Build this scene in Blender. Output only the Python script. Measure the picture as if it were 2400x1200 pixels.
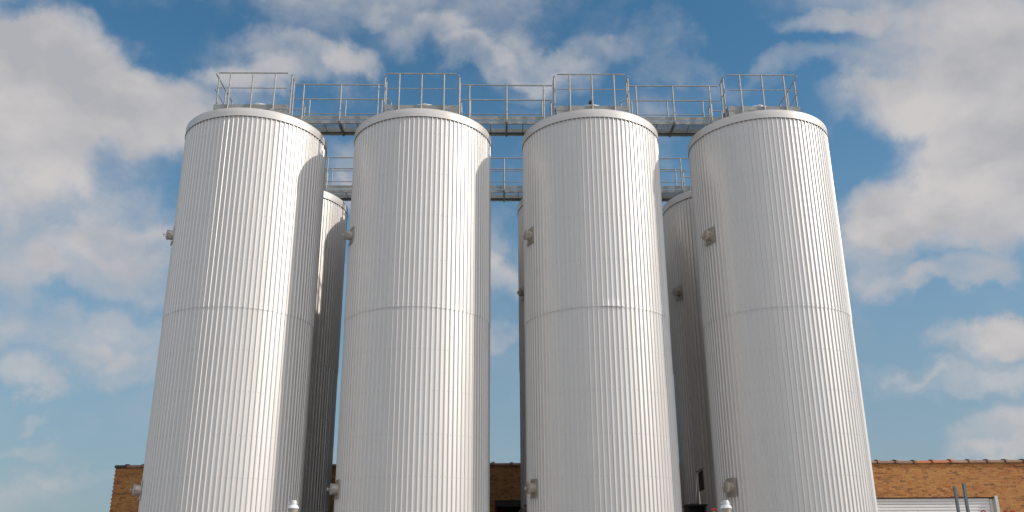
import bpy, bmesh, math, random
from mathutils import Vector, Matrix
R_ = math.radians
sc = bpy.context.scene
for o in list(bpy.data.objects):
    bpy.data.objects.remove(o)

# ------------------------------------------------------------------ camera
FPX, PITCH, YAW, ROLL = 2109.5, 0.338994, 0.005219, -0.006508      # focal length in pixels of a 2400 wide frame
EYE = 1.6
def cam_axes():
    f0 = Vector((math.sin(YAW), math.cos(YAW), 0)); r0 = Vector((math.cos(YAW), -math.sin(YAW), 0)); u0 = Vector((0, 0, 1))
    f = f0 * math.cos(PITCH) + u0 * math.sin(PITCH); u = -f0 * math.sin(PITCH) + u0 * math.cos(PITCH)
    r = r0 * math.cos(ROLL) + u * math.sin(ROLL); u2 = -r0 * math.sin(ROLL) + u * math.cos(ROLL)
    return r.normalized(), u2.normalized(), f.normalized()
CR, CU, CF = cam_axes()
cam = bpy.data.cameras.new('camera'); camo = bpy.data.objects.new('camera', cam); sc.collection.objects.link(camo)
m = Matrix((( CR.x, CU.x, -CF.x, 0), (CR.y, CU.y, -CF.y, 0), (CR.z, CU.z, -CF.z, EYE), (0, 0, 0, 1)))
camo.matrix_world = m
cam.sensor_width = 36.0; cam.lens = 36.0 * FPX / 2400.0
cam.clip_start = 0.1; cam.clip_end = 6000
sc.camera = camo
def ray(px, py):
    return (CF * FPX + CR * (px - 1200) - CU * (py - 600)).normalized()
def at(px, py, Y):                                # the point on the plane y = Y seen there
    d = ray(px, py); t = Y / d.y
    return Vector((d.x * t, Y, EYE + d.z * t))

# ------------------------------------------------------------------ light
SUN_AZ, SUN_EL = R_(76.5), R_(32)                   # azimuth to the right of the direction back towards the camera
SD = Vector((math.sin(SUN_AZ) * math.cos(SUN_EL), -math.cos(SUN_AZ) * math.cos(SUN_EL), math.sin(SUN_EL)))
sl = bpy.data.lights.new('sun', 'SUN'); sl.energy = 2.9; sl.angle = R_(0.5); sl.color = (1.0, 0.93, 0.85)
so = bpy.data.objects.new('sun', sl); sc.collection.objects.link(so)
so.rotation_euler = SD.to_track_quat('Z', 'Y').to_euler(); so.location = (30, -10, 40)
sc.view_settings.view_transform = 'Standard'; sc.view_settings.look = 'None'
sc.view_settings.exposure = 0.0; sc.view_settings.gamma = 1.0; sc.view_settings.use_curve_mapping = False

# ------------------------------------------------------------------ sky with broken cloud
W = bpy.data.worlds.new('World'); sc.world = W; W.use_nodes = True
nt = W.node_tree; nt.nodes.clear()
def nd(tree, typ, **kw):
    n = tree.nodes.new(typ)
    for k, v in kw.items(): setattr(n, k, v)
    return n
def put(tree, sock, v):
    if hasattr(v, 'is_output') or isinstance(v, bpy.types.NodeSocket): tree.links.new(v, sock)
    else: sock.default_value = v
def mth(tree, op, a, b=None, c=None, clamp=False):
    n = nd(tree, 'ShaderNodeMath', operation=op, use_clamp=clamp); put(tree, n.inputs[0], a)
    if b is not None: put(tree, n.inputs[1], b)
    if c is not None: put(tree, n.inputs[2], c)
    return n.outputs[0]
def mrange(tree, v, a, b, c=0.0, d=1.0, smooth=False):
    n = nd(tree, 'ShaderNodeMapRange'); n.interpolation_type = 'SMOOTHSTEP' if smooth else 'LINEAR'
    for i, x in enumerate((v, a, b, c, d)): put(tree, n.inputs[i], x)
    return n.outputs[0]
def noise(tree, vec, scale, detail=4.0, rough=0.5, dist=0.0, lac=2.0):
    n = nd(tree, 'ShaderNodeTexNoise'); put(tree, n.inputs['Vector'], vec)
    n.inputs['Scale'].default_value = scale; n.inputs['Detail'].default_value = detail
    n.inputs['Roughness'].default_value = rough; n.inputs['Distortion'].default_value = dist; n.inputs['Lacunarity'].default_value = lac
    return n.outputs[0]
def mixc(tree, f, a, b, blend='MIX'):
    n = nd(tree, 'ShaderNodeMix', data_type='RGBA', blend_type=blend)
    put(tree, n.inputs[0], f); put(tree, n.inputs[6], a); put(tree, n.inputs[7], b)
    return n.outputs[2]
sky = nd(nt, 'ShaderNodeTexSky', sky_type='NISHITA'); sky.sun_disc = False
sky.sun_elevation = SUN_EL; sky.sun_rotation = math.atan2(SD.x, SD.y); sky.air_density = 1.0; sky.dust_density = 0.6; sky.ozone_density = 1.5
tc = nd(nt, 'ShaderNodeTexCoord'); D = tc.outputs['Generated']
mp = nd(nt, 'ShaderNodeMapping'); mp.inputs['Scale'].default_value = (1.0, 1.0, 1.45); nt.links.new(D, mp.inputs['Vector']); DV = mp.outputs[0]
mp2 = nd(nt, 'ShaderNodeMapping'); mp2.inputs['Scale'].default_value = (1.0, 1.0, 1.45); mp2.inputs['Location'].default_value = (0.022, -0.006, 0.028)
nt.links.new(D, mp2.inputs['Vector']); DV2 = mp2.outputs[0]
# where the banks of cloud stand in the sky: (direction as a photograph x, y, half-width, half-height, weight)
BANKS = [(130,150,230,110,.95),(330,270,220,110,.80),(110,330,260,110,.75),(470,300,110,80,.55),(-150,250,260,300,.8),(90,500,190,95,.70),(330,520,120,70,.45),(350,590,90,60,.45),
         (270,655,170,70,.85),(60,660,120,70,.65),(200,795,230,55,.80),(35,878,85,38,.9),(290,875,120,40,.6),(85,960,35,16,.45),(70,1015,70,22,.5),(160,1075,90,26,.45),(40,1120,150,40,.4),(-200,700,200,120,.6),
         (700,45,140,80,.42),(720,160,190,75,.75),(860,150,70,50,.55),(600,210,110,60,.55),(1050,95,90,55,.5),(1190,70,140,70,.5),(1165,155,110,40,.62),(1280,120,90,60,.42),(1390,130,120,65,.5),(1560,110,120,60,.48),(1330,190,150,40,.35),
         (1480,20,90,40,.28),(940,20,80,30,.25),(1600,190,120,40,.4),(1950,25,130,45,.6),(1860,160,120,45,.72),(1560,320,70,50,.3),(790,330,90,60,.55),(790,420,70,60,.75),(1200,460,40,30,.3),
         (2230,110,220,110,.95),(2330,230,180,150,.95),(2110,250,190,75,.80),(2250,330,170,60,.55),(2180,440,200,60,.75),(2330,510,180,95,.95),(2090,500,160,70,.70),(2060,610,90,110,.60),(2130,690,80,45,.4),
         (2250,660,110,42,.95),(2320,815,130,40,.75),(2380,790,90,40,.6),(2230,905,140,32,.62),(2130,885,60,24,.4),(2330,1020,140,48,.85),(2300,1080,170,40,.5),(2650,300,320,330,.85),(2600,900,200,150,.5),
         (1185,560,50,60,.5),(1185,650,70,60,.85),(1185,800,60,40,.65),(1185,740,50,30,.3),(700,-140,500,120,.55),(1700,-160,500,100,.5),(2300,-150,400,140,.75),(100,-160,300,100,.4),
         (300,60,130,50,-.25),(1690,70,90,90,-.35),(2010,345,70,60,-.35),(1185,350,60,70,-.35),(20,5,70,30,-.4),(480,90,110,80,-.30)]
wn = nd(nt, 'ShaderNodeTexNoise'); nt.links.new(D, wn.inputs['Vector']); wn.inputs['Scale'].default_value = 7.5; wn.inputs['Detail'].default_value = 7; wn.inputs['Roughness'].default_value = 0.56
wv = nd(nt, 'ShaderNodeVectorMath', operation='MULTIPLY_ADD'); nt.links.new(wn.outputs['Color'], wv.inputs[0]); wv.inputs[1].default_value = (.20, .20, .16); wv.inputs[2].default_value = (-.10, -.10, -.08)
wd = nd(nt, 'ShaderNodeVectorMath', operation='ADD'); nt.links.new(D, wd.inputs[0]); nt.links.new(wv.outputs[0], wd.inputs[1]); DW = wd.outputs[0]
acc = None
for (bx, by, rx, ry, wt) in BANKS:
    c = ray(bx, by); h = Vector((0, 0, 1)).cross(c).normalized(); v_ = c.cross(h)
    q = []
    for vec, r_ in ((h, rx), (v_, ry)):
        v = nd(nt, 'ShaderNodeVectorMath', operation='DOT_PRODUCT'); nt.links.new(DW, v.inputs[0]); v.inputs[1].default_value = vec * (FPX / (1.25 * r_))
        off = -vec.dot(c) * (FPX / (1.25 * r_))                   # zero: h and v_ stand square to c
        q.append(mth(nt, 'MULTIPLY', v.outputs['Value'], v.outputs['Value']))
    w = mrange(nt, mth(nt, 'ADD', q[0], q[1]), 1.0, 0.0, 0.0, wt, smooth=True)
    acc = w if acc is None else mth(nt, 'ADD', acc, w)
sy = nd(nt, 'ShaderNodeSeparateXYZ'); nt.links.new(D, sy.inputs[0])
front = mrange(nt, sy.outputs[1], 0.0, 0.35, 0.0, 1.0, smooth=True)
acc = mth(nt, 'MULTIPLY', acc, front)
n1 = noise(nt, DV, 9.0, 9, 0.56, 0.1); n2 = noise(nt, DV2, 9.0, 9, 0.56, 0.1); n3 = noise(nt, DV, 3.2, 5, 0.5)
fine = noise(nt, DV, 26.0, 6, 0.6, 0.2)
rest = mth(nt, 'MULTIPLY', mth(nt, 'SUBTRACT', 1.0, front), mrange(nt, n3, .36, .60, .35, 1.0))     # the same broken cloud all round
dens = mth(nt, 'ADD', mth(nt, 'ADD', mth(nt, 'MULTIPLY', acc, .88), rest), mth(nt, 'ADD', mth(nt, 'MULTIPLY_ADD', n1, 1.45, -0.725), mth(nt, 'MULTIPLY_ADD', fine, .38, -.19)))
cover = mrange(nt, dens, -0.10, 1.18, 0.0, 1.0, smooth=True)
thick = mrange(nt, dens, 0.10, 1.30, 0.0, 1.0, smooth=True)
m1 = noise(nt, DV, 5.5, 6, 0.5, 0.1); m2 = noise(nt, DV2, 5.5, 6, 0.5, 0.1)
lit = mrange(nt, mth(nt, 'SUBTRACT', m1, m2), -0.10, 0.10)
ccol = mixc(nt, lit, (0.455, 0.45, 0.47, 1), (0.635, 0.60, 0.585, 1))
ccol = mixc(nt, thick, (0.47, 0.485, 0.525, 1), ccol)
bright = nd(nt, 'ShaderNodeVectorMath', operation='SCALE'); nt.links.new(ccol, bright.inputs[0]); sdot = nd(nt, 'ShaderNodeVectorMath', operation='DOT_PRODUCT'); nt.links.new(D, sdot.inputs[0]); sdot.inputs[1].default_value = SD
back = mth(nt, 'MULTIPLY', mth(nt, 'SUBTRACT', 1.0, front), mrange(nt, sdot.outputs['Value'], -.35, .85, .02, 1.45, smooth=True))
nt.links.new(mth(nt, 'ADD', 1.0, back), bright.inputs[3])          # unseen cloud behind us brightened, most towards the sun, to light the tanks
ccol = bright.outputs[0]
hs = nd(nt, 'ShaderNodeHueSaturation'); hs.inputs['Hue'].default_value = 0.495; hs.inputs['Saturation'].default_value = 1.25; hs.inputs['Value'].default_value = 1.0
nt.links.new(sky.outputs[0], hs.inputs['Color'])
SKY = 0.115
skyc = mixc(nt, 1.0, hs.outputs[0], (SKY * .97, SKY * 1.08, SKY * 1.02, 1), 'MULTIPLY')
sz = nd(nt, 'ShaderNodeSeparateXYZ'); nt.links.new(D, sz.inputs[0])                       # low summer haze along the horizon
skyc = mixc(nt, mrange(nt, sz.outputs[2], 0.0, 0.55, 0.85, 0.0, smooth=True), skyc, (0.245, 0.325, 0.41, 1))
colr = mixc(nt, mth(nt, 'MULTIPLY', cover, 0.93), skyc, ccol)
bg = nd(nt, 'ShaderNodeBackground'); nt.links.new(colr, bg.inputs[0]); bg.inputs[1].default_value = 1.0
wo = nd(nt, 'ShaderNodeOutputWorld'); nt.links.new(bg.outputs[0], wo.inputs[0])

# ------------------------------------------------------------------ materials
def mat(name, col=(.5, .5, .5), metallic=0.0, rough=0.5, var=0.0, vscale=3.0, stretch=(1, 1, 1), bump=0.0, bscale=40.0, rvar=0.0, spec=None):
    M = bpy.data.materials.new(name); M.use_nodes = True; t = M.node_tree
    b = t.nodes['Principled BSDF']; b.inputs['Metallic'].default_value = metallic; b.inputs['Roughness'].default_value = rough
    b.inputs['Base Color'].default_value = (*col, 1)
    if spec is not None: b.inputs['Specular IOR Level'].default_value = spec
    if var or bump or rvar:
        c = nd(t, 'ShaderNodeTexCoord'); g = nd(t, 'ShaderNodeMapping'); g.inputs['Scale'].default_value = stretch
        t.links.new(c.outputs['Object'], g.inputs['Vector']); v = g.outputs[0]
        if var:
            n = noise(t, v, vscale, 5, .6)
            f = mrange(t, n, .3, .7, 1 - var, 1 + var)
            cc = nd(t, 'ShaderNodeVectorMath', operation='SCALE'); cc.inputs[0].default_value = col; t.links.new(f, cc.inputs[3])
            t.links.new(cc.outputs[0], b.inputs['Base Color'])
        if rvar:
            t.links.new(mrange(t, noise(t, v, vscale * 1.7, 4, .6), .3, .7, rough - rvar, rough + rvar), b.inputs['Roughness'])
        if bump:
            bn = nd(t, 'ShaderNodeBump'); bn.inputs['Strength'].default_value = bump; bn.inputs['Distance'].default_value = 0.01
            t.links.new(noise(t, v, bscale, 3, .5), bn.inputs['Height']); t.links.new(bn.outputs[0], b.inputs['Normal'])
    return M
M = {}
M['clad'] = mat('ribbed_aluminium', (.69, .66, .625), .48, .46, .025, 1.3, (1, 1, .12), .03, 5.0, .03)
def sheet_tones(m_):                              # each rolled sheet, seven ribs wide, has its own slight tone; faint rain marks run down
    t = m_.node_tree; b = t.nodes['Principled BSDF']; c = nd(t, 'ShaderNodeTexCoord'); s_ = nd(t, 'ShaderNodeSeparateXYZ'); t.links.new(c.outputs['Object'], s_.inputs[0])
    a = mth(t, 'ARCTAN2', s_.outputs[0], s_.outputs[1]); k = mth(t, 'FLOOR', mth(t, 'MULTIPLY', a, 14 / (2 * math.pi)))
    w = nd(t, 'ShaderNodeTexWhiteNoise', noise_dimensions='2D'); cv = nd(t, 'ShaderNodeCombineXYZ'); t.links.new(k, cv.inputs[0]); t.links.new(mth(t, 'GREATER_THAN', s_.outputs[2], 8.4), cv.inputs[1]); t.links.new(cv.outputs[0], w.inputs['Vector'])
    g = nd(t, 'ShaderNodeMapping'); g.inputs['Scale'].default_value = (9, 9, .35); t.links.new(c.outputs['Object'], g.inputs['Vector'])
    st = mrange(t, noise(t, g.outputs[0], 2.2, 5, .6), .5, .75, 1.0, .94)
    f = mth(t, 'MULTIPLY', mrange(t, w.outputs['Value'], 0, 1, .98, 1.015), st)
    src = b.inputs['Base Color'].links[0].from_socket
    v = nd(t, 'ShaderNodeVectorMath', operation='SCALE'); t.links.new(src, v.inputs[0]); t.links.new(f, v.inputs[3]); t.links.new(v.outputs[0], b.inputs['Base Color'])
sheet_tones(M['clad'])
M['cap'] = mat('cap_aluminium', (.66, .625, .585), .25, .46, .04, 1.0, (1, 1, 1), .05, 3.0, .04)
M['screw'] = mat('screw_zinc', (.40, .39, .38), .3, .5)
M['galv'] = mat('galvanised_steel', (.36, .352, .33), .25, .58, .18, 5.0, (1, 1, 1), .05, 60, .08)
M['galv_d'] = mat('weathered_galvanised_beam', (.29, .295, .28), .25, .6, .24, 4.0, (1, 1, 1), .05, 50, .06)
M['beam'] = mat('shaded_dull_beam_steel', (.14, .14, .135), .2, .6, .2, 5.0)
M['stain'] = mat('stainless_steel', (.52, .465, .41), .6, .40, .08, 9.0, (1, 1, 1), .04, 60, .06)
M['roof'] = mat('white_roof_membrane', (.72, .72, .69), 0, .6, .05, 3.0)
M['hood'] = mat('white_painted_hood', (.80, .79, .74), 0, .45, .04, 6.0)
M['dark'] = mat('dark_rubber', (.03, .02, .02), 0, .5)  # near-black that stands in for the shade under the cap lip
M['maroon'] = mat('maroon_plastic', (.10, .02, .02), 0, .4)

# ------------------------------------------------------------------ mesh helpers
def add_box(bm, c, s, rot=None, mi=0):
    vs = []
    for dx in (-.5, .5):
        for dy in (-.5, .5):
            for dz in (-.5, .5):
                p = Vector((dx * s[0], dy * s[1], dz * s[2]))
                if rot is not None: p = rot @ p
                vs.append(bm.verts.new(p + Vector(c)))
    for f in ((0, 1, 3, 2), (4, 6, 7, 5), (0, 4, 5, 1), (2, 3, 7, 6), (0, 2, 6, 4), (1, 5, 7, 3)):
        fa = bm.faces.new([vs[i] for i in f]); fa.material_index = mi
def frame_of(d):
    d = Vector(d).normalized(); a = Vector((0, 0, 1)) if abs(d.z) < .9 else Vector((1, 0, 0))
    x = d.cross(a).normalized(); y = d.cross(x).normalized()
    return x, y
def add_tube(bm, p0, p1, r0, r1=None, n=12, caps=True, mi=0, smooth=True):
    p0 = Vector(p0); p1 = Vector(p1); r1 = r0 if r1 is None else r1
    x, y = frame_of(p1 - p0); A = []; B = []
    for k in range(n):
        t = 2 * math.pi * k / n; o = x * math.cos(t) + y * math.sin(t)
        A.append(bm.verts.new(p0 + o * r0)); B.append(bm.verts.new(p1 + o * r1))
    for k in range(n):
        f = bm.faces.new((A[k], A[(k + 1) % n], B[(k + 1) % n], B[k])); f.smooth = smooth; f.material_index = mi
    if caps:
        f = bm.faces.new(A[::-1]); f.material_index = mi; f = bm.faces.new(B); f.material_index = mi
def add_path(bm, pts, r, n=10):
    pts = [Vector(p) for p in pts]; rings = []; x = None
    for i, p in enumerate(pts):
        d = (pts[min(i + 1, len(pts) - 1)] - pts[max(i - 1, 0)]).normalized()
        if x is None: x, y = frame_of(d)
        else:
            x = (x - d * x.dot(d)).normalized(); y = d.cross(x)
        rings.append([bm.verts.new(p + (x * math.cos(2 * math.pi * k / n) + y * math.sin(2 * math.pi * k / n)) * r) for k in range(n)])
    for a, b in zip(rings, rings[1:]):
        for k in range(n):
            f = bm.faces.new((a[k], a[(k + 1) % n], b[(k + 1) % n], b[k])); f.smooth = True
    bm.faces.new(rings[0][::-1]); bm.faces.new(rings[-1])
def add_lathe(bm, prof, n=48, axis=None, org=(0, 0, 0), smooth=True, mi=0):     # prof: (radius, height) pairs
    org = Vector(org); ax = Vector(axis or (0, 0, 1)).normalized()
    if axis is None: x, y = Vector((1, 0, 0)), Vector((0, 1, 0))
    else: x, y = frame_of(ax)
    rings = []
    for r, h in prof:
        if r < 1e-6: rings.append([bm.verts.new(org + ax * h)])
        else: rings.append([bm.verts.new(org + ax * h + (x * math.cos(2 * math.pi * k / n) + y * math.sin(2 * math.pi * k / n)) * r) for k in range(n)])
    for a, b in zip(rings, rings[1:]):
        for k in range(n):
            q = [a[k % len(a)], a[(k + 1) % len(a)], b[(k + 1) % len(b)], b[k % len(b)]]
            u = []
            for v in q:
                if v not in u: u.append(v)
            if len(u) > 2:
                f = bm.faces.new(u); f.smooth = smooth; f.material_index = mi
def obj(name, bm, mats, parent=None, loc=(0, 0, 0), rotz=0.0, sharp=35):
    bmesh.ops.recalc_face_normals(bm, faces=bm.faces)
    me = bpy.data.meshes.new(name); bm.to_mesh(me); bm.free()
    for q in (mats if isinstance(mats, (list, tuple)) else [mats]): me.materials.append(q)
    try: me.set_sharp_from_angle(angle=R_(sharp))
    except Exception: pass
    o = bpy.data.objects.new(name, me); sc.collection.objects.link(o)
    o.location = loc; o.rotation_euler = (0, 0, rotz)
    if parent: o.parent = parent
    return o
def tag(o, label, cat, group=None):
    o['label'] = label; o['category'] = cat
    if group: o['group'] = group
    return o
def thing(name, label, cat, loc=(0, 0, 0), rotz=0.0, group=None):
    o = bpy.data.objects.new(name, None); sc.collection.objects.link(o)
    o.location = loc; o.rotation_euler = (0, 0, rotz); o.empty_display_size = .3
    return tag(o, label, cat, group)
def copy_tree(o, parent=None):
    c = o.copy(); sc.collection.objects.link(c)
    if parent: c.parent = parent
    for ch in list(o.children): copy_tree(ch, c)
    return c

# ------------------------------------------------------------------ ground
def ground():
    G = bpy.data.materials.new('yard_concrete'); G.use_nodes = True; t = G.node_tree; b = t.nodes['Principled BSDF']
    c = nd(t, 'ShaderNodeTexCoord'); n = noise(t, c.outputs['Object'], .5, 8, .65); n2_ = noise(t, c.outputs['Object'], 18, 4, .6)
    col = mixc(t, mrange(t, n, .35, .68), (.30, .29, .27, 1), (.42, .405, .38, 1)); col = mixc(t, mth(t, 'MULTIPLY', n2_, .18), col, (.10, .10, .10, 1))
    t.links.new(col, b.inputs['Base Color']); b.inputs['Roughness'].default_value = .85
    bm = bmesh.new(); s = 2500
    vs = [bm.verts.new(p) for p in ((-s, -s, 0), (s, -s, 0), (s, s, 0), (-s, s, 0))]; bm.faces.new(vs)
    o = obj('ground', bm, G); o['kind'] = 'structure'
ground()

# ------------------------------------------------------------------ the tanks
RAD = 2.1; NR = 98; TOPZ = 14.332; CAPH = .26; SEAM = 8.40
X0, Y0, SP, DB, SLOPE, DXB = -.0137, 25.337, 5.1958, 4.596, .015774, -.103
DX = (.065, 0, 0, .048); DROP = .3125
ROWROT = math.atan(SLOPE)
def centre(i, row):
    return (X0 + (i - 1.5) * SP + row * DXB + DX[i], Y0 + row * DB + (i - 1.5) * SP * SLOPE)
SCREWS = [13.57, 12.32, 11.05, 9.73, 8.46, 7.22, 6.12, 4.99, 3.92, 2.8, 1.7]
def pol(a, r, z):                                  # a = 0 faces the camera side, growing to the right
    return (r * math.sin(a), -r * math.cos(a), z)
def cladding(z0, z1, base, seed, flare=None, screws=()):
    rnd = random.Random(seed); bm = bmesh.new(); pitch = 2 * math.pi / NR
    zs = [z0, z0 + .02, z0 + .25] + [z0 + .25 + (z1 - z0 - .25) * k / 5 for k in range(1, 6)]
    prof = []
    for k in range(NR):
        a = k * pitch; j1, j2 = rnd.uniform(-.0012, .0012), rnd.uniform(-.0012, .0012); w = rnd.uniform(-.01, .01)
        prof += [(a, base - .027 + j1), (a + pitch * (.30 + w), base - .027 + (j1 + j2) * .5 - .0004), (a + pitch * (.59 + w), base - .027 + j2), (a + pitch * .71, base - .0015), (a + pitch * .735, base),
                 (a + pitch * .86, base), (a + pitch * .89, base - .0015)]
    rings = []
    wob = [rnd.uniform(-.0004, .0004) for _ in range(len(zs) * NR)]
    for iz, z in enumerate(zs):
        ring = []
        for q, (a, r) in enumerate(prof):
            e = 0.0
            if flare and iz < 2: e = flare(a) * (1.0 if iz == 0 else .45)
            ring.append(bm.verts.new(pol(a, r + e + (wob[iz * NR + q // 7] if 1 < iz < len(zs) - 1 else 0), z)))
        rings.append(ring)
    n = len(prof)
    for a, b in zip(rings, rings[1:]):
        for k in range(n):
            f = bm.faces.new((a[k], a[(k + 1) % n], b[(k + 1) % n], b[k])); f.smooth = k % 7 in (0, 1)
    for z in screws:
        if not (z0 < z < z1): continue
        for k in range(NR):
            a = k * pitch + pitch * .30; r = base - .0275
            c = Vector(pol(a, r, z + rnd.uniform(-.004, .004))); x = Vector((math.cos(a), math.sin(a), 0)); up = Vector((0, 0, 1)); o = Vector((math.sin(a), -math.cos(a), 0))
            A = [bm.verts.new(c + (x * math.cos(t) + up * math.sin(t)) * .0105) for t in [i * math.pi / 3 for i in range(6)]]
            B = [bm.verts.new(c + o * .007 + (x * math.cos(t) + up * math.sin(t)) * .0075) for t in [i * math.pi / 3 for i in range(6)]]
            for i in range(6):
                f = bm.faces.new((A[i], A[(i + 1) % 6], B[(i + 1) % 6], B[i])); f.material_index = 1
            f = bm.faces.new(B); f.material_index = 1
    return bm
def wavy(seed, lo, hi, extra=None):
    rnd = random.Random(seed); ph = [rnd.uniform(0, 6.28) for _ in range(4)]
    def f(a):
        s = .5 + .25 * math.sin(3 * a + ph[0]) + .16 * math.sin(7 * a + ph[1]) + .12 * math.sin(17 * a + ph[2])
        v = lo + (hi - lo) * max(0, min(1, s))
        if extra:
            a0, a1, h = extra; b = (a + math.pi) % (2 * math.pi) - math.pi
            if a0 < b < a1: v += h
        return v
    return f
def clad_mesh(kind, seed, extra=None):
    if kind == 'upper': return cladding(SEAM - .035, TOPZ - .03, RAD + .0055, seed, wavy(seed, .0, .004, extra), SCREWS)
    return cladding(.15, SEAM + .06, RAD - .006, seed, None, SCREWS)
NOZ_A = R_(-65.5)
def nozzle(parent, z):
    o = Vector((math.sin(NOZ_A), -math.cos(NOZ_A), 0)); up = Vector((0, 0, 1)); x = up.cross(o).normalized()
    bm = bmesh.new(); hw = .205 / RAD; n = 10; rr = RAD + .012          # flashing plate bent to the shell, laid over the ribs
    L = [[], [], [], []]
    for k in range(n + 1):
        a = NOZ_A - hw + 2 * hw * k / n
        L[0].append(bm.verts.new(pol(a, rr, z - .24))); L[1].append(bm.verts.new(pol(a, rr, z + .24)))
        L[2].append(bm.verts.new(pol(a, rr - .012, z + .24))); L[3].append(bm.verts.new(pol(a, rr - .012, z - .24)))
    for i in range(4):
        for k in range(n):
            f = bm.faces.new((L[i][k], L[i][k + 1], L[(i + 1) % 4][k + 1], L[(i + 1) % 4][k])); f.smooth = i == 0
    bm.faces.new([L[i][0] for i in range(4)]); bm.faces.new([L[i][n] for i in range(4)][::-1])
    add_box(bm, Vector(pol(NOZ_A, rr + .012, z - .235)), (.41, .03, .022), Matrix.Rotation(NOZ_A, 3, 'Z'))   # drip lip
    plate = obj('flashing_plate', bm, M['stain'], parent)
    base = Vector((0, 0, z)) + o * (RAD - .03)
    bm = bmesh.new(); add_lathe(bm, [(.138, 0), (.138, .165), (.145, .165), (.145, .18), (.0, .18)], 36, o, base); neck = obj('nozzle_neck', bm, M['stain'], parent)
    bm = bmesh.new(); c = base + o * .183
    add_lathe(bm, [(0, 0), (.150, 0), (.156, .006), (.156, .016), (.145, .024), (.08, .032), (0, .036)], 36, o, c)
    lid = obj('lid', bm, M['stain'], parent)
    bm = bmesh.new(); add_tube(bm, c + o * .03, c + o * .11, .011); add_tube(bm, c + o * .105 - up * .045 + x * .01, c + o * .105 + up * .045 - x * .01, .010); add_tube(bm, c + o * .10 - x * .03, c + o * .10 + x * .03, .009)
    obj('handle', bm, M['stain'], lid)
    for s in (-1, 1):
        bm = bmesh.new(); p = c + x * s * .150 + o * .0
        add_tube(bm, p - o * .06 + x * s * .03, p + o * .05 + x * s * .03, .010); add_tube(bm, p + o * .035 + x * s * .03 - up * .03, p + o * .035 + x * s * .03 + up * .03, .009)
        add_box(bm, p - o * .045 + x * s * .015, (.05, .03, .03), Matrix.Rotation(NOZ_A, 3, 'Z'))
        obj('clamp', bm, M['stain'], lid)
def make_tank():
    t = thing('storage_tank', '', 'storage tank')
    obj('upper_cladding', clad_mesh('upper', 1), [M['clad'], M['screw']], t)
    obj('lower_cladding', clad_mesh('lower', 2), [M['clad'], M['screw']], t)
    bm = bmesh.new(); z0 = TOPZ - CAPH; r = RAD + .024
    add_lathe(bm, [(r - .25, TOPZ - .02), (r - .014, TOPZ - .022), (r - .011, z0 + .003), (r - .006, z0), (r, z0 + .004), (r, z0 + .012), (r - .004, z0 + .016), (r - .006, z0 + .10), (r - .005, TOPZ - .014), (r - .012, TOPZ - .003), (r - .05, TOPZ), (r - .3, TOPZ + .03)], 160)
    obj('cap_ring', bm, M['cap'], t)
    bm = bmesh.new(); add_lathe(bm, [(RAD - .06, z0 + .0045), (RAD + .011, z0 + .0045), (RAD + .011, z0 + .03), (RAD - .06, z0 + .03), (RAD - .06, z0 + .0045)], 96); obj('closure_strip', bm, M['dark'], t)  # dark ring added to put shade into the rib notches below the cap
    bm = bmesh.new(); add_lathe(bm, [(RAD - .24, TOPZ + .02), (1.2, TOPZ + .09), (.5, TOPZ + .14), (0, TOPZ + .15)], 64); obj('roof', bm, M['roof'], t)
    bm = bmesh.new(); add_lathe(bm, [(.20, TOPZ + .10), (.20, TOPZ + .95)], 24, None, (.06, -.30, 0)); add_lathe(bm, [(.20, TOPZ + .90), (.395, TOPZ + .88), (.40, TOPZ + .93), (.30, TOPZ + 1.0), (.12, TOPZ + 1.035), (0, TOPZ + 1.04)], 8, None, (.06, -.30, 0), smooth=False)
    obj('vent_hood', bm, M['hood'], t)
    for z in (3.72, 10.86): nozzle(t, z)
    bm = bmesh.new(); add_lathe(bm, [(RAD + .25, 0), (RAD + .25, .15), (RAD - .1, .15)], 64); obj('base_ring', bm, mat('grey_concrete_base', (.3, .3, .29), 0, .9, .1, 3), t)
    return t
LAB = {(0, 0): 'leftmost silver ribbed storage tank of the front row, its right side under a curved shadow',
       (1, 0): 'second ribbed storage tank from the left in the front row',
       (2, 0): 'front row ribbed tank with a lifted dark gap in its middle seam',
       (3, 0): 'rightmost ribbed storage tank of the front row, standing beside the sunlit brick wall',
       (0, 1): 'rear ribbed tank seen darkly between the two leftmost front tanks',
       (1, 1): 'rear ribbed tank hidden behind the second front tank',
       (2, 1): 'rear ribbed tank of which only a thin left edge shows in the middle sky gap',
       (3, 1): 'rear ribbed tank in shade behind the two rightmost front tanks'}
proto = make_tank(); first = True
for row in (0, 1):
    for i in range(4):
        o = proto if first else copy_tree(proto)
        first = False
        x, y = centre(i, row)
        o.location = (x, y, -DROP * row)
        tag(o, LAB[(i, row)], 'storage tank', 'front row storage tanks' if row == 0 else 'rear row storage tanks')
        for ch in o.children:                       # every shell is turned and lapped a little differently
            kd = ch.name.split('_')[0]
            if kd in ('upper', 'lower') and 'cladding' in ch.name:
                if (i, row) != (0, 0):
                    b2 = clad_mesh(kd, 10 * i + row * 57 + (3 if kd == 'upper' else 4), (R_(-5), R_(11), .022) if (i, row) == (2, 0) else None)
                    bmesh.ops.recalc_face_normals(b2, faces=b2.faces); me = bpy.data.meshes.new(ch.name); b2.to_mesh(me); b2.free()
                    for q in (M['clad'], M['screw']): me.materials.append(q)
                    me.set_sharp_from_angle(angle=R_(35)); ch.data = me
                ch.rotation_euler.z = ROWROT + .0641 * ((i * .37 + row * .61) % 1.0)
x, y = centre(2, 0)
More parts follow.
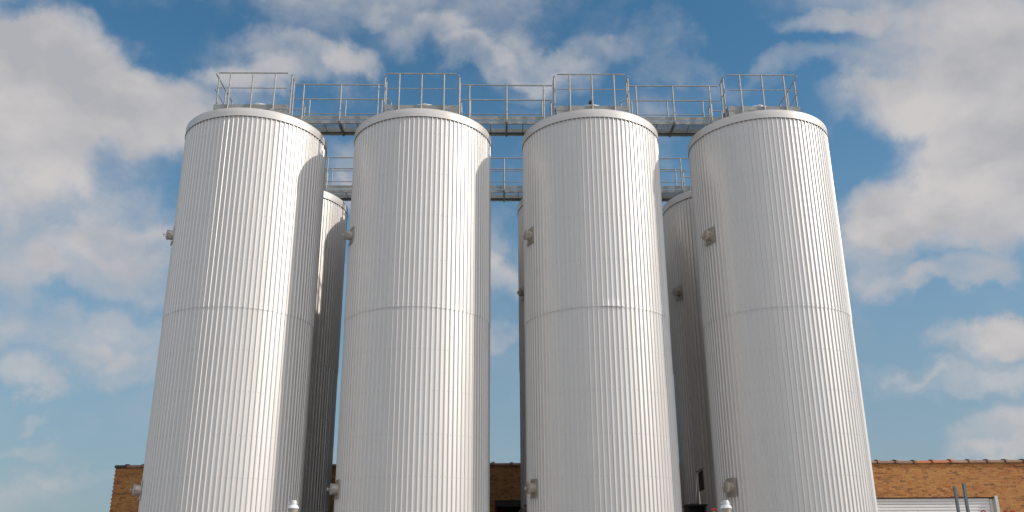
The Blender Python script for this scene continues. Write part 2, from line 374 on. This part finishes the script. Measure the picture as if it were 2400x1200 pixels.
bm = bmesh.new(); add_lathe(bm, [(0, -.05), (.05, -.05), (.075, 0), (.06, .05), (.03, .09), (0, .1)], 10); add_tube(bm, (0, -.09, 0), (0, .09, .02), .025)
tag(obj('valve_cap', bm, M['maroon'], None, (x + .02, y - .62, TOPZ + 1.02)), 'small dark maroon valve cap beside the roof vent of the third front tank', 'valve')

# ------------------------------------------------------------------ platforms and walkways on top
ZD, ZTOE, ZCH, ZRAIL, ZMID = .52, .655, .40, 1.72, 1.20
RT, RM, RP = .022, .015, .025
def guard(parent, p0, p1, posts, over, zb=.42, side=0):
    p0 = Vector(p0); p1 = Vector(p1); d = (p1 - p0); L = d.length; d.normalize()
    bm = bmesh.new()
    add_tube(bm, p0 + Vector((0, 0, ZRAIL)), p1 + Vector((0, 0, ZRAIL)), RT); g = obj('guard_rail', bm, M['galv'], parent)
    bm = bmesh.new(); add_tube(bm, p0 + Vector((0, 0, ZMID)), p1 + Vector((0, 0, ZMID)), RM); obj('mid_rail', bm, M['galv'], g)
    for s in posts:
        q = p0 + d * s
        bm = bmesh.new(); add_tube(bm, q + Vector((0, 0, zb)), q + Vector((0, 0, ZRAIL - .01)), RP)
        add_box(bm, q + Vector((0, 0, zb + .05)), (.055, .055, .07))
        for z in (zb + .03, zb + .075): add_tube(bm, q + Vector((d.y, -d.x, 0)) * .05 + Vector((0, 0, z)), q - Vector((d.y, -d.x, 0)) * .05 + Vector((0, 0, z)), .010, n=6)
        obj('post', bm, M['galv'], g)
def grating(bm, x0, x1, y0, y1, z, step=.034, th=.0052, h=.028):
    n = int((x1 - x0) / step)
    for k in range(n + 1):
        x = x0 + (x1 - x0) * k / n; add_box(bm, (x, (y0 + y1) / 2, z), (th, y1 - y0, h))
    m_ = max(1, int((y1 - y0) / .10))
    for k in range(1, m_):
        add_box(bm, ((x0 + x1) / 2, y0 + (y1 - y0) * k / m_, z + h / 2 - .003), (x1 - x0, .006, .0055))
def channel(bm, p0, p1, z0, z1, out, t=.008, fl=.05):      # C section with flanges turned inwards, out = outward unit vector
    p0 = Vector(p0); p1 = Vector(p1); d = p1 - p0; L = d.length; ang = math.atan2(d.y, d.x); rot = Matrix.Rotation(ang, 3, 'Z'); c = (p0 + p1) / 2; out = Vector(out)
    add_box(bm, c + Vector((0, 0, (z0 + z1) / 2)), (L, t, z1 - z0), rot)
    add_box(bm, c - out * (fl / 2 + t / 2) + Vector((0, 0, z0 + t / 2)), (L, fl, t), rot)
    add_box(bm, c - out * (fl / 2 + t / 2) + Vector((0, 0, z1 - t / 2)), (L, fl, t), rot)
def make_platform(open_l, open_r):
    t = thing('tank_platform', '', 'platform')
    H = 1.10
    bm = bmesh.new(); grating(bm, -H + .02, H - .02, -H + .02, H - .02, ZD - .016, .045); obj('deck', bm, M['galv_d'], t)
    bm = bmesh.new()
    channel(bm, (-H, -H, 0), (H, -H, 0), .33, ZD - .032, (0, -1, 0)); channel(bm, (-H, H, 0), (H, H, 0), .33, ZD - .032, (0, 1, 0))
    channel(bm, (-H, -H + .06, 0), (-H, H - .06, 0), .332, ZD - .034, (-1, 0, 0)); channel(bm, (H, -H + .06, 0), (H, H - .06, 0), .332, ZD - .034, (1, 0, 0))
    add_box(bm, (0, 0, .40), (.06, 2 * H - .12, .1)); obj('edge_channel', bm, M['galv_d'], t)
    def toe(p0, p1, rot):
        bm = bmesh.new(); p0 = Vector(p0); p1 = Vector(p1); c = (p0 + p1) / 2
        add_box(bm, c + Vector((0, 0, (ZTOE + ZD - .01) / 2)), ((p1 - p0).length, .007, ZTOE - ZD + .01), Matrix.Rotation(rot, 3, 'Z'))
        for e, s in ((p0, 1), (p1, -1)):
            dd = (p1 - p0).normalized()
            for k in (.05, .09): add_tube(bm, e + dd * s * k + Vector((0, 0, ZTOE - .04)) + Vector((dd.y, -dd.x, 0)) * .014, e + dd * s * k + Vector((0, 0, ZTOE - .04)) - Vector((dd.y, -dd.x, 0)) * .014, .013, n=6)
        obj('toe_board', bm, M['galv_d'], t)
    e = H + .008
    toe((-H, -e, 0), (H, -e, 0), 0); toe((-H, e, 0), (H, e, 0), 0)
    g = H + .04
    guard(t, (-1.05, -g, 0), (1.05, -g, 0), (.37, 1.05, 1.73), 0, .36); guard(t, (-1.05, g, 0), (1.05, g, 0), (.37, 1.05, 1.73), 0, .36)
    for s, op in ((-1, open_l), (1, open_r)):
        if op:
            toe((s * e, -H, 0), (s * e, -.50, 0), math.pi / 2); toe((s * e, .50, 0), (s * e, H, 0), math.pi / 2)
            guard(t, (s * g, -1.05, 0), (s * g, -.52, 0), (.10, .40), 0, .36); guard(t, (s * g, .52, 0), (s * g, 1.05, 0), (.13, .43), 0, .36)
        else:
            toe((s * e, -H, 0), (s * e, H, 0), math.pi / 2)
            guard(t, (s * g, -1.08, 0), (s * g, 1.05, 0), (.30, 1.02, 1.75), 0, .36)
    for sx in (-1, 1):
        for sy in (-1, 1):
            bm = bmesh.new(); add_box(bm, (sx * .95, sy * .95, .18), (.07, .07, .31)); add_box(bm, (sx * .95, sy * .95, .045), (.16, .16, .012)); obj('leg', bm, M['galv_d'], t)
    return t
def make_walkway():
    t = thing('walkway', '', 'walkway'); L = 1.46; yf = .41
    bm = bmesh.new(); grating(bm, -L, L, -yf + .012, yf - .012, ZD - .018, .030, .006, .032); 
    for x in (-.51, .51): add_box(bm, (x, 0, ZD - .032), (.022, 2 * yf - .03, .055))
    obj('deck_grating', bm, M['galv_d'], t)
    for s in (-1, 1):
        bm = bmesh.new(); channel(bm, (-L, s * yf, 0), (L, s * yf, 0), ZCH, ZCH + .105, (0, s, 0), .009, .045); obj('edge_channel', bm, M['galv_d'], t)
        bm = bmesh.new(); add_box(bm, (0, s * (yf + .006), (ZCH + .13 + ZTOE) / 2), (2 * L, .007, ZTOE - ZCH - .13))
        for x in (-1.0, -.42, .36, .98): add_tube(bm, (x, s * (yf + .002), ZCH + .145), (x, s * (yf + .018), ZCH + .145), .012, n=6)
        obj('toe_board', bm, M['galv_d'], t)
        guard(t, (-1.425, s * (yf + .055), 0), (1.425, s * (yf + .055), 0), (.265, 1.425, 2.585), 0, ZCH + .02)
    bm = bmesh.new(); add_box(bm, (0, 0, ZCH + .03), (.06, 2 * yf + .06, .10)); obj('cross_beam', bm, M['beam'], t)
    return t
ordn = ('leftmost', 'second', 'third', 'rightmost')
P = {}
for row in (0, 1):
    for i in range(4):
        key = 'left' if i == 0 else 'right' if i == 3 else 'mid'
        if key not in P: P[key] = o = make_platform(i > 0, i < 3)
        else: o = copy_tree(P[key])
        x, y = centre(i, row); o.location = (x, y, TOPZ - DROP * row); o.rotation_euler.z = ROWROT
        lab = {(0, 0): 'railed galvanised platform on top of the leftmost front tank, fully railed on its left',
               (1, 0): 'railed galvanised platform on top of the second front tank from the left',
               (2, 0): 'railed galvanised platform on the front tank whose roof carries a dark maroon valve cap',
               (3, 0): 'railed galvanised platform on top of the rightmost front tank, fully railed on its right',
               (0, 1): 'railed platform on the rear tank behind the two leftmost front tanks',
               (1, 1): 'railed platform on the rear tank hidden behind the second front tank',
               (2, 1): 'railed platform on the rear tank behind the third front tank',
               (3, 1): 'railed platform on the rear tank seen left of the rightmost front tank'}[(i, row)]
        tag(o, lab, 'platform', 'front tank top platforms' if row == 0 else 'rear tank top platforms')
wk = None
for row in (0, 1):
    for i in range(3):
        o = make_walkway() if wk is None else copy_tree(wk)
        wk = wk or o
        a = centre(i, row); b = centre(i + 1, row)
        o.location = ((a[0] + b[0]) / 2, (a[1] + b[1]) / 2, TOPZ - DROP * row); o.rotation_euler.z = ROWROT
        gap = ('the leftmost and second', 'the second and third', 'the third and rightmost')[i]
        tag(o, ('high grated walkway with handrails bridging %s front tanks' if row == 0 else 'farther lower grated walkway on the rear tanks, seen between %s front tanks') % gap,
            'walkway', 'front walkways between tanks' if row == 0 else 'rear walkways between tanks')

# ------------------------------------------------------------------ brick building behind
def brick_mat():
    B = bpy.data.materials.new('old_common_brick'); B.use_nodes = True; t = B.node_tree; b = t.nodes['Principled BSDF']
    g = nd(t, 'ShaderNodeNewGeometry'); c = nd(t, 'ShaderNodeTexCoord')
    s = nd(t, 'ShaderNodeSeparateXYZ'); t.links.new(c.outputs['Object'], s.inputs[0])
    sn = nd(t, 'ShaderNodeSeparateXYZ'); t.links.new(g.outputs['Normal'], sn.inputs[0])
    side = mth(t, 'GREATER_THAN', mth(t, 'ABSOLUTE', sn.outputs[0]), .5)
    hx = mth(t, 'ADD', mth(t, 'MULTIPLY', s.outputs[0], mth(t, 'SUBTRACT', 1.0, side)), mth(t, 'MULTIPLY', s.outputs[1], side))
    cv = nd(t, 'ShaderNodeCombineXYZ'); t.links.new(hx, cv.inputs[0])
    wv = noise(t, c.outputs['Object'], 3.0, 3, .5)
    t.links.new(mth(t, 'ADD', s.outputs[2], mth(t, 'MULTIPLY', mth(t, 'SUBTRACT', wv, .5), .018)), cv.inputs[1])
    def brick(c1, c2, mo, bias):
        n = nd(t, 'ShaderNodeTexBrick'); t.links.new(cv.outputs[0], n.inputs['Vector'])
        n.inputs['Color1'].default_value = c1; n.inputs['Color2'].default_value = c2; n.inputs['Mortar'].default_value = mo
        n.inputs['Scale'].default_value = 1.0; n.inputs['Brick Width'].default_value = .212; n.inputs['Row Height'].default_value = .0685
        n.inputs['Mortar Size'].default_value = .0075; n.inputs['Mortar Smooth'].default_value = .25; n.inputs['Bias'].default_value = bias
        n.offset = .5; n.squash = .52; n.squash_frequency = 6
        return n
    n = brick((1, 1, 1, 1), (0, 0, 0, 1), (.5, .5, .5, 1), 0.0)
    rmp = nd(t, 'ShaderNodeValToRGB'); t.links.new(n.outputs['Color'], rmp.inputs[0])
    e = rmp.color_ramp.elements; e[0].position = 0.0; e[0].color = (.16, .075, .034, 1); e[1].position = 1.0; e[1].color = (.56, .34, .145, 1)
    for p_, col in ((.12, (.30, .13, .052, 1)), (.35, (.43, .19, .068, 1)), (.55, (.50, .26, .09, 1)), (.72, (.54, .31, .12, 1)), (.88, (.44, .165, .06, 1))):
        k = e.new(p_); k.color = col
    big = noise(t, c.outputs['Object'], 1.1, 5, .6); fn = noise(t, c.outputs['Object'], 26, 5, .65)
    col = mixc(t, mrange(t, fn, .42, .72, 0, .55), rmp.outputs[0], (.24, .11, .04, 1))
    col = mixc(t, mrange(t, big, .40, .68, 0, .45), col, (.55, .36, .16, 1))
    col = mixc(t, mth(t, 'MULTIPLY', n.outputs['Fac'], mrange(t, fn, .3, .7, .45, .95)), col, mixc(t, big, (.56, .41, .23, 1), (.36, .24, .13, 1)))
    # a few missing or dark joints
    gap = mth(t, 'MULTIPLY', n.outputs['Fac'], mrange(t, noise(t, c.outputs['Object'], 6.0, 4, .7), .56, .62))
    col = mixc(t, gap, col, (.05, .028, .018, 1))
    col = mixc(t, 1.0, col, (1.06, .86, .67, 1), 'MULTIPLY')
    t.links.new(col, b.inputs['Base Color']); b.inputs['Roughness'].default_value = .9
    bn = nd(t, 'ShaderNodeBump'); bn.inputs['Strength'].default_value = .8; bn.inputs['Distance'].default_value = .012
    t.links.new(mth(t, 'SUBTRACT', mth(t, 'MULTIPLY', fn, .45), n.outputs['Fac']), bn.inputs['Height']); t.links.new(bn.outputs[0], b.inputs['Normal'])
    return B
M['brick'] = brick_mat()
M['slat'] = mat('cream_painted_slats', (.82, .785, .75), 0, .45, .04, 2.0)
M['frame'] = mat('grey_white_door_frame', (.60, .57, .53), 0, .5, .06, 3.0)
M['lintel'] = mat('dark_lintel_steel', (.03, .028, .026), 0, .6)
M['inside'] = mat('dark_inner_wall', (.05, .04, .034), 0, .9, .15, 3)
M['tile_brown'] = mat('brown_clay_tile', (.26, .135, .075), 0, .5, .22, 5)
M['tile_tan'] = mat('tan_clay_tile', (.33, .20, .12), 0, .5, .2, 5)
M['tile_orange'] = mat('orange_clay_tile', (.48, .15, .045), 0, .5, .12, 5)
M['tile_dark'] = mat('sooty_clay_tile', (.05, .032, .028), 0, .55, .3, 6)
M['tar'] = mat('black_joint_tar', (.018, .014, .014), 0, .6)
WY = 33.0; WT = at(2200, 1084.5, WY).z; WL = at(272.5, 1090, WY).x; WR = 26.0; DEPTH = 14.0
d1 = (at(2049, 1175, WY).x - .05, at(2333, 1175, WY).x, at(2200, 1165.5, WY).z)        # roller door opening
d2 = (at(1160, 1185, WY).x, at(1214, 1185, WY).x + .35, at(1180, 1172, WY).z)           # doorway in the middle gap
bld = thing('brick_building', 'one storey tan brick building with clay coping tiles behind the tanks', 'building', (0, WY, 0))
def wall_bm():
    bm = bmesh.new()
    xs = sorted([WL, d2[0], d2[1], d1[0], d1[1], WR]); zs = sorted({0.0, d1[2], d2[2], WT})
    def open_(xa, za):
        for o in (d1, d2):
            if o[0] - 1e-4 <= xa < o[1] - 1e-4 and za < o[2] - 1e-4: return True
    V = {}
    def v(x, y, z):
        k = (round(x, 4), round(y, 4), round(z, 4))
        if k not in V: V[k] = bm.verts.new((x, y, z))
        return V[k]
    for xa, xb in zip(xs, xs[1:]):
        for za, zb in zip(zs, zs[1:]):
            if not open_(xa, za): bm.faces.new((v(xa, 0, za), v(xb, 0, za), v(xb, 0, zb), v(xa, 0, zb)))
    for o in (d1, d2):                                             # reveals
        for (p, q) in (((o[0], 0), (o[0], o[2])), ((o[1], o[2]), (o[1], 0)), ((o[0], o[2]), (o[1], o[2]))):
            bm.faces.new([bm.verts.new(t) for t in ((p[0], 0, p[1]), (q[0], 0, q[1]), (q[0], .3, q[1]), (p[0], .3, p[1]))])
    for q in (((WL, 0), (WL, DEPTH)), ((WL, DEPTH), (WR, DEPTH)), ((WR, DEPTH), (WR, 0))):
        bm.faces.new([bm.verts.new(t) for t in ((q[0][0], q[0][1], 0), (q[1][0], q[1][1], 0), (q[1][0], q[1][1], WT), (q[0][0], q[0][1], WT))])
    bm.faces.new([bm.verts.new(t) for t in ((WL, 0, WT), (WR, 0, WT), (WR, .3, WT), (WL, .3, WT))])
    rnd = random.Random(4)                                         # proud and set-back bricks of the ragged left corner
    z = .2
    while z < WT - .1:
        add_box(bm, (WL - .006 + rnd.uniform(0, .012), .10, z), (.05, .19, .058)); z += .137
    return bm
obj('wall', wall_bm(), M['brick'], bld)
bm = bmesh.new(); add_box(bm, ((WL + WR) / 2, DEPTH / 2 + .2, WT - .45), (WR - WL - .3, DEPTH - .6, .1)); obj('roof', bm, M['roof'], bld)
bm = bmesh.new(); dx0, dx1, dz = d1
sl_h = .106; z = dz - .03
x_in = at(2318, 1180, WY + .14).x
prev = z
rows = []
while z > .1:
    rows.append(z); z -= sl_h
for z in rows:                                                    # curved slats of the roller curtain
    pts = [(.11, z), (.096, z - .012), (.09, z - sl_h * .5), (.096, z - sl_h + .016), (.115, z - sl_h + .008)]
    A = [bm.verts.new((dx0 + .16, y, q)) for y, q in pts]; B = [bm.verts.new((x_in, y, q)) for y, q in pts]
    for k in range(len(pts) - 1): bm.faces.new((A[k], B[k], B[k + 1], A[k + 1]))
add_box(bm, ((dx0 + x_in) / 2, .16, dz / 2), (x_in - dx0, .02, dz - .02))
door = obj('roller_door', bm, M['slat'], bld)
bm = bmesh.new()
add_box(bm, (x_in + .035, .075, dz / 2 - .03), (.065, .05, dz - .06)); add_box(bm, (x_in + .14, .11, dz / 2 - .03), (.14, .04, dz - .06)); add_box(bm, (dx0 + .10, .075, dz / 2 - .03), (.10, .06, dz - .06))
obj('guide_rail', bm, M['frame'], door)
bm = bmesh.new(); add_box(bm, (dx1 + .03, .02, dz / 2 + .02), (.10, .14, dz + .04)); obj('door_trim', bm, mat('pale_door_trim', (.62, .62, .58), 0, .5, .06, 4), bld)
bm = bmesh.new(); add_box(bm, ((dx0 + dx1) / 2, .10, dz - .006), (dx1 - dx0 - .01, .16, .03)); obj('lintel', bm, M['lintel'], bld)
bm = bmesh.new(); add_box(bm, ((d2[0] + d2[1]) / 2, .05, d2[2] - .12), (d2[1] - d2[0] - .01, .2, .22)); obj('lintel', bm, M['lintel'], bld)
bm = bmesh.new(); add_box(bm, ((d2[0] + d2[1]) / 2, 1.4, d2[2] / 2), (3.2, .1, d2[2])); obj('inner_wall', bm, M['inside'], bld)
# coping tiles along the parapet
def tile_bm(body, lip):
    bm = bmesh.new(); n = 14; L = .645
    def half(x0, x1, w, h, mi, th=.02):
        P0, P1 = [], []
        prof = [(-w, -.03)] + [(-w * math.cos(math.pi * k / n), h * math.sin(math.pi * k / n) ** .8) for k in range(n + 1)] + [(w, -.03)]
        A = [bm.verts.new((x0, y, z)) for y, z in prof]; B = [bm.verts.new((x1, y, z)) for y, z in prof]
        for k in range(len(prof) - 1):
            f = bm.faces.new((A[k], A[k + 1], B[k + 1], B[k])); f.smooth = True; f.material_index = mi
        for ring in (A[::-1], B):
            f = bm.faces.new(ring); f.material_index = mi
    half(0, L - .04, .20, .085, 0); half(L - .075, L + .012, .225, .118, 0); half(L - .10, L - .078, .229, .12, 1)
    return bm
variants = {}
for k in ('tile_brown', 'tile_tan', 'tile_orange', 'tile_dark'):
    b2 = tile_bm(None, None); bmesh.ops.recalc_face_normals(b2, faces=b2.faces); me = bpy.data.meshes.new('coping_tile'); b2.to_mesh(me); b2.free()
    me.materials.append(M[k]); me.materials.append(M['tar']); me.set_sharp_from_angle(angle=R_(40)); variants[k] = me
rnd = random.Random(9); jx = at(2065, 1078, WY).x - .66; k0 = int((jx - WL) / .66)
for k in range(-k0, int((WR - jx) / .66)):
    x = jx + k * .66
    pick = 'tile_orange' if k in (3, 4) else rnd.choice(('tile_brown', 'tile_brown', 'tile_tan'))
    o = bpy.data.objects.new('coping_tile', variants[pick]); sc.collection.objects.link(o); o.parent = bld
    o.location = (x - .06, .14, WT + .012 + rnd.uniform(-.006, .006)); o.rotation_euler = (0, rnd.uniform(-.012, .012), rnd.uniform(-.012, .012))
    if pick == 'tile_orange': o['label'] = 'bright orange coping tile'
o = bpy.data.objects.new('coping_tile', variants['tile_dark']); sc.collection.objects.link(o); o.parent = bld
o.location = (WL - .03, .14, WT + .014); o.scale.x = max(.2, (jx - k0 * .66 - .06 - WL + .05) / .66)
bm = bmesh.new(); add_box(bm, ((WL + WR) / 2, .13, WT + .003 - .012), (WR - WL, .33, .028)); obj('mortar_bed', bm, M['tar'], bld)

# ------------------------------------------------------------------ small things at the bottom of the picture
M['lamp_grey'] = mat('pale_cast_metal', (.62, .61, .59), .1, .5, .06, 14)
M['lamp_white'] = mat('white_enamel', (.80, .80, .80), 0, .3)
def globe_mat():
    m_ = bpy.data.materials.new('frosted_globe'); m_.use_nodes = True; b = m_.node_tree.nodes['Principled BSDF']
    b.inputs['Base Color'].default_value = (.55, .47, .38, 1); b.inputs['Roughness'].default_value = .22; b.inputs['Transmission Weight'].default_value = .35
    return m_
M['globe'] = globe_mat()
M['pole'] = mat('grey_pole_paint', (.30, .30, .30), .2, .5, .08, 8)
M['post'] = mat('grey_green_steel', (.105, .125, .13), .2, .55, .15, 6)
M['red'] = mat('glossy_red_paint', (.45, .015, .02), 0, .25)
M['red_d'] = mat('dull_red_paint', (.28, .05, .06), 0, .5, .15, 6)
M['green'] = mat('pale_green_plastic', (.25, .42, .30), 0, .5)
M['steel_d'] = mat('dark_steel', (.035, .035, .034), .3, .5, .2, 7)
M['pane'] = mat('smoked_panel', (.05, .045, .04), 0, .3)
M['alu'] = mat('bright_tube', (.75, .72, .64), .1, .4)
def make_lamp():
    t = thing('street_lamp', '', 'lamp')
    h = 3.01
    bm = bmesh.new(); add_lathe(bm, [(.055, 0), (.055, .3), (.042, .34), (.036, h - .40), (.05, h - .38), (.05, h - .36), (0, h - .36)], 20); obj('pole', bm, M['pole'], t)
    bm = bmesh.new(); add_lathe(bm, [(.05, h - .37), (.075, h - .34), (.092, h - .27), (.108, h - .17), (.10, h - .168)], 32); obj('globe', bm, M['globe'], t)
    bm = bmesh.new(); add_lathe(bm, [(.09, h - .172), (.122, h - .168), (.124, h - .158), (.088, h - .098), (.06, h - .098)], 40); obj('shade', bm, M['lamp_white'], t)
    bm = bmesh.new(); add_lathe(bm, [(.07, h - .10), (.074, h - .095), (.068, h - .02), (.058, h - .003), (0, h)], 32)
    add_box(bm, (-.085, 0, h - .055), (.035, .03, .05)); add_box(bm, (.08, 0, h - .06), (.02, .025, .03)); obj('cap', bm, M['lamp_grey'], t)
    return t
lp = make_lamp(); lp2 = copy_tree(lp)
YL = 20.0
for o, px, lab in ((lp, 688.5, 'small pale jar lamp standing before the leftmost front tank'), (lp2, 1700.5, 'small pale jar lamp standing before the rightmost front tank beside a red knob')):
    p = at(px, 1172.5, YL); o.location = (p.x, YL, p.z - 3.01); tag(o, lab, 'lamp', 'jar lamps before the tanks')
    o.scale.z = p.z / 3.01; o.location.z = 0
# red knob on a stem
p = at(1672, 1191.5, 21.0)
t = thing('warning_beacon', 'small red domed knob on a pale green stem before the rear right tank', 'beacon', (p.x, 21.0, 0))
bm = bmesh.new(); add_lathe(bm, [(.02, p.z - .06), (.045, p.z - .045), (.062, p.z - .02), (.050, p.z - .004), (.025, p.z + .004), (0, p.z + .004)], 20); obj('dome', bm, M['red'], t)
bm = bmesh.new(); add_tube(bm, (0, 0, 0), (0, 0, p.z - .062), .018); obj('stem', bm, M['green'], t)
# two steel posts in front of the roller door
for px, py, Y, lab in ((2237, 1140, 22.0, 'shorter grey square steel post standing left before the cream roller door'), (2258, 1133, 21.6, 'taller grey square steel post standing right before the cream roller door')):
    p = at(px, py, Y); bm = bmesh.new(); h = p.z
    add_box(bm, (-.022, 0, h / 2), (.014, .06, h)); add_box(bm, (.004, -.0225, h / 2), (.037, .014, h)); add_box(bm, (.004, .0225, h / 2), (.037, .014, h)); add_box(bm, (0, 0, .008), (.2, .2, .016))
    tag(obj('steel_post', bm, M['post'], None, (p.x, Y, 0), .2), lab, 'post', 'steel posts before the roller door')
# bent red tubes that just rise into the picture
for px0, px1, py, lab in ((2299, 2309, 1195, 'red bent tube hoop before the right edge of the cream roller door'), (2352, 2360, 1196.5, 'left one of two red bent tube hoops before the brick wall'), (2368, 2378, 1195.5, 'right one of two red bent tube hoops before the brick wall')):
    a = at(px0, py, 21.0); b = at(px1, py, 21.0); c = (a + b) / 2; w = (b.x - a.x) / 2; h = a.z - .02
    pts = [(-w * 1.3, 0, 0), (-w * 1.2, 0, h - .5), (-w * 1.15, 0, h - .15)] + [(-w * math.cos(q), 0, h - w + w * math.sin(q)) for q in [math.pi * k / 10 for k in range(1, 10)]] + [(w * 1.1, 0, h - .15), (w * 1.15, 0, h - .5), (w * 1.2, 0, 0)]
    bm = bmesh.new(); add_path(bm, pts, .014)
    tag(obj('tube_hoop', bm, M['red'], None, (c.x, 21.0, 0), -.35), lab, 'hoop', 'red tube hoops')
# dark cabinet with an open frame on it, in the gap before the rear right tank
YC = 28.35
a = at(1607, 1188, YC); b = at(1652, 1188, YC); w = b.x - a.x; cx = (a.x + b.x) / 2; h = a.z
cab = thing('equipment_cabinet', 'dark steel cabinet with open front in the gap before the rear right tank', 'cabinet', (cx, YC, 0), 0)
bm = bmesh.new()
for s in (-1, 1): add_box(bm, (s * (w / 2 - .03), 0, h / 2), (.05, .5, h))
add_box(bm, (0, .235, h / 2), (w - .12, .03, h)); add_box(bm, (0, 0, .06), (w - .12, .43, .08)); obj('body', bm, M['steel_d'], cab)
bm = bmesh.new(); add_box(bm, (0, -.01, h + .03), (w + .05, .58, .055)); obj('top', bm, M['steel_d'], cab)
bm = bmesh.new(); add_box(bm, (.05, .1, h - .45), (.04, .03, .9), Matrix.Rotation(.6, 3, 'Y')); obj('brace', bm, M['steel_d'], cab)
fz = h + .06
fr = thing('panel_frame', 'thin pale upright frame with a smoked panel standing on the dark cabinet', 'frame', (cx, YC - .05, fz))
e = at(1640.5, 1184, YC - .05); ex = e.x - cx; hh = at(1633.5, 1107, YC - .05).z - fz
bm = bmesh.new(); add_tube(bm, (ex, 0, 0), (ex, 0, hh), .019); obj('upright', bm, M['alu'], fr)
bm = bmesh.new(); add_tube(bm, (ex - .10, .12, 0), (ex - .022, .02, hh - .1), .009, n=8); obj('stay', bm, M['alu'], fr)
bm = bmesh.new(); add_tube(bm, (ex - .04, 0, hh + .002), (ex + .15, -.16, hh + .10), .015, n=8); obj('top_bar', bm, M['steel_d'], fr)
bm = bmesh.new(); vs = [(ex + .015, -.012, hh - .01), (ex + .14, -.14, hh + .06), (ex + .14, -.14, hh * .45), (ex + .015, -.012, hh * .40)]
A = [bm.verts.new(q) for q in vs]; B = [bm.verts.new((q[0] + .008, q[1] + .008, q[2])) for q in vs]
bm.faces.new(A); bm.faces.new(B[::-1])
for k in range(4): bm.faces.new((A[k], B[k], B[(k + 1) % 4], A[(k + 1) % 4]))
obj('panel', bm, M['pane'], fr)
# red pipe inside the dark doorway
p = at(1162.5, 1184, WY + .6)
bm = bmesh.new(); add_path(bm, [(0, 0, 0), (0, 0, p.z - .5), (.01, 0, p.z - .1), (.03, .03, p.z)], .04)
tag(obj('red_pipe', bm, M['red_d'], None, (p.x, WY + .6, 0)), 'dull red upright pipe inside the dark doorway between the middle tanks', 'pipe')
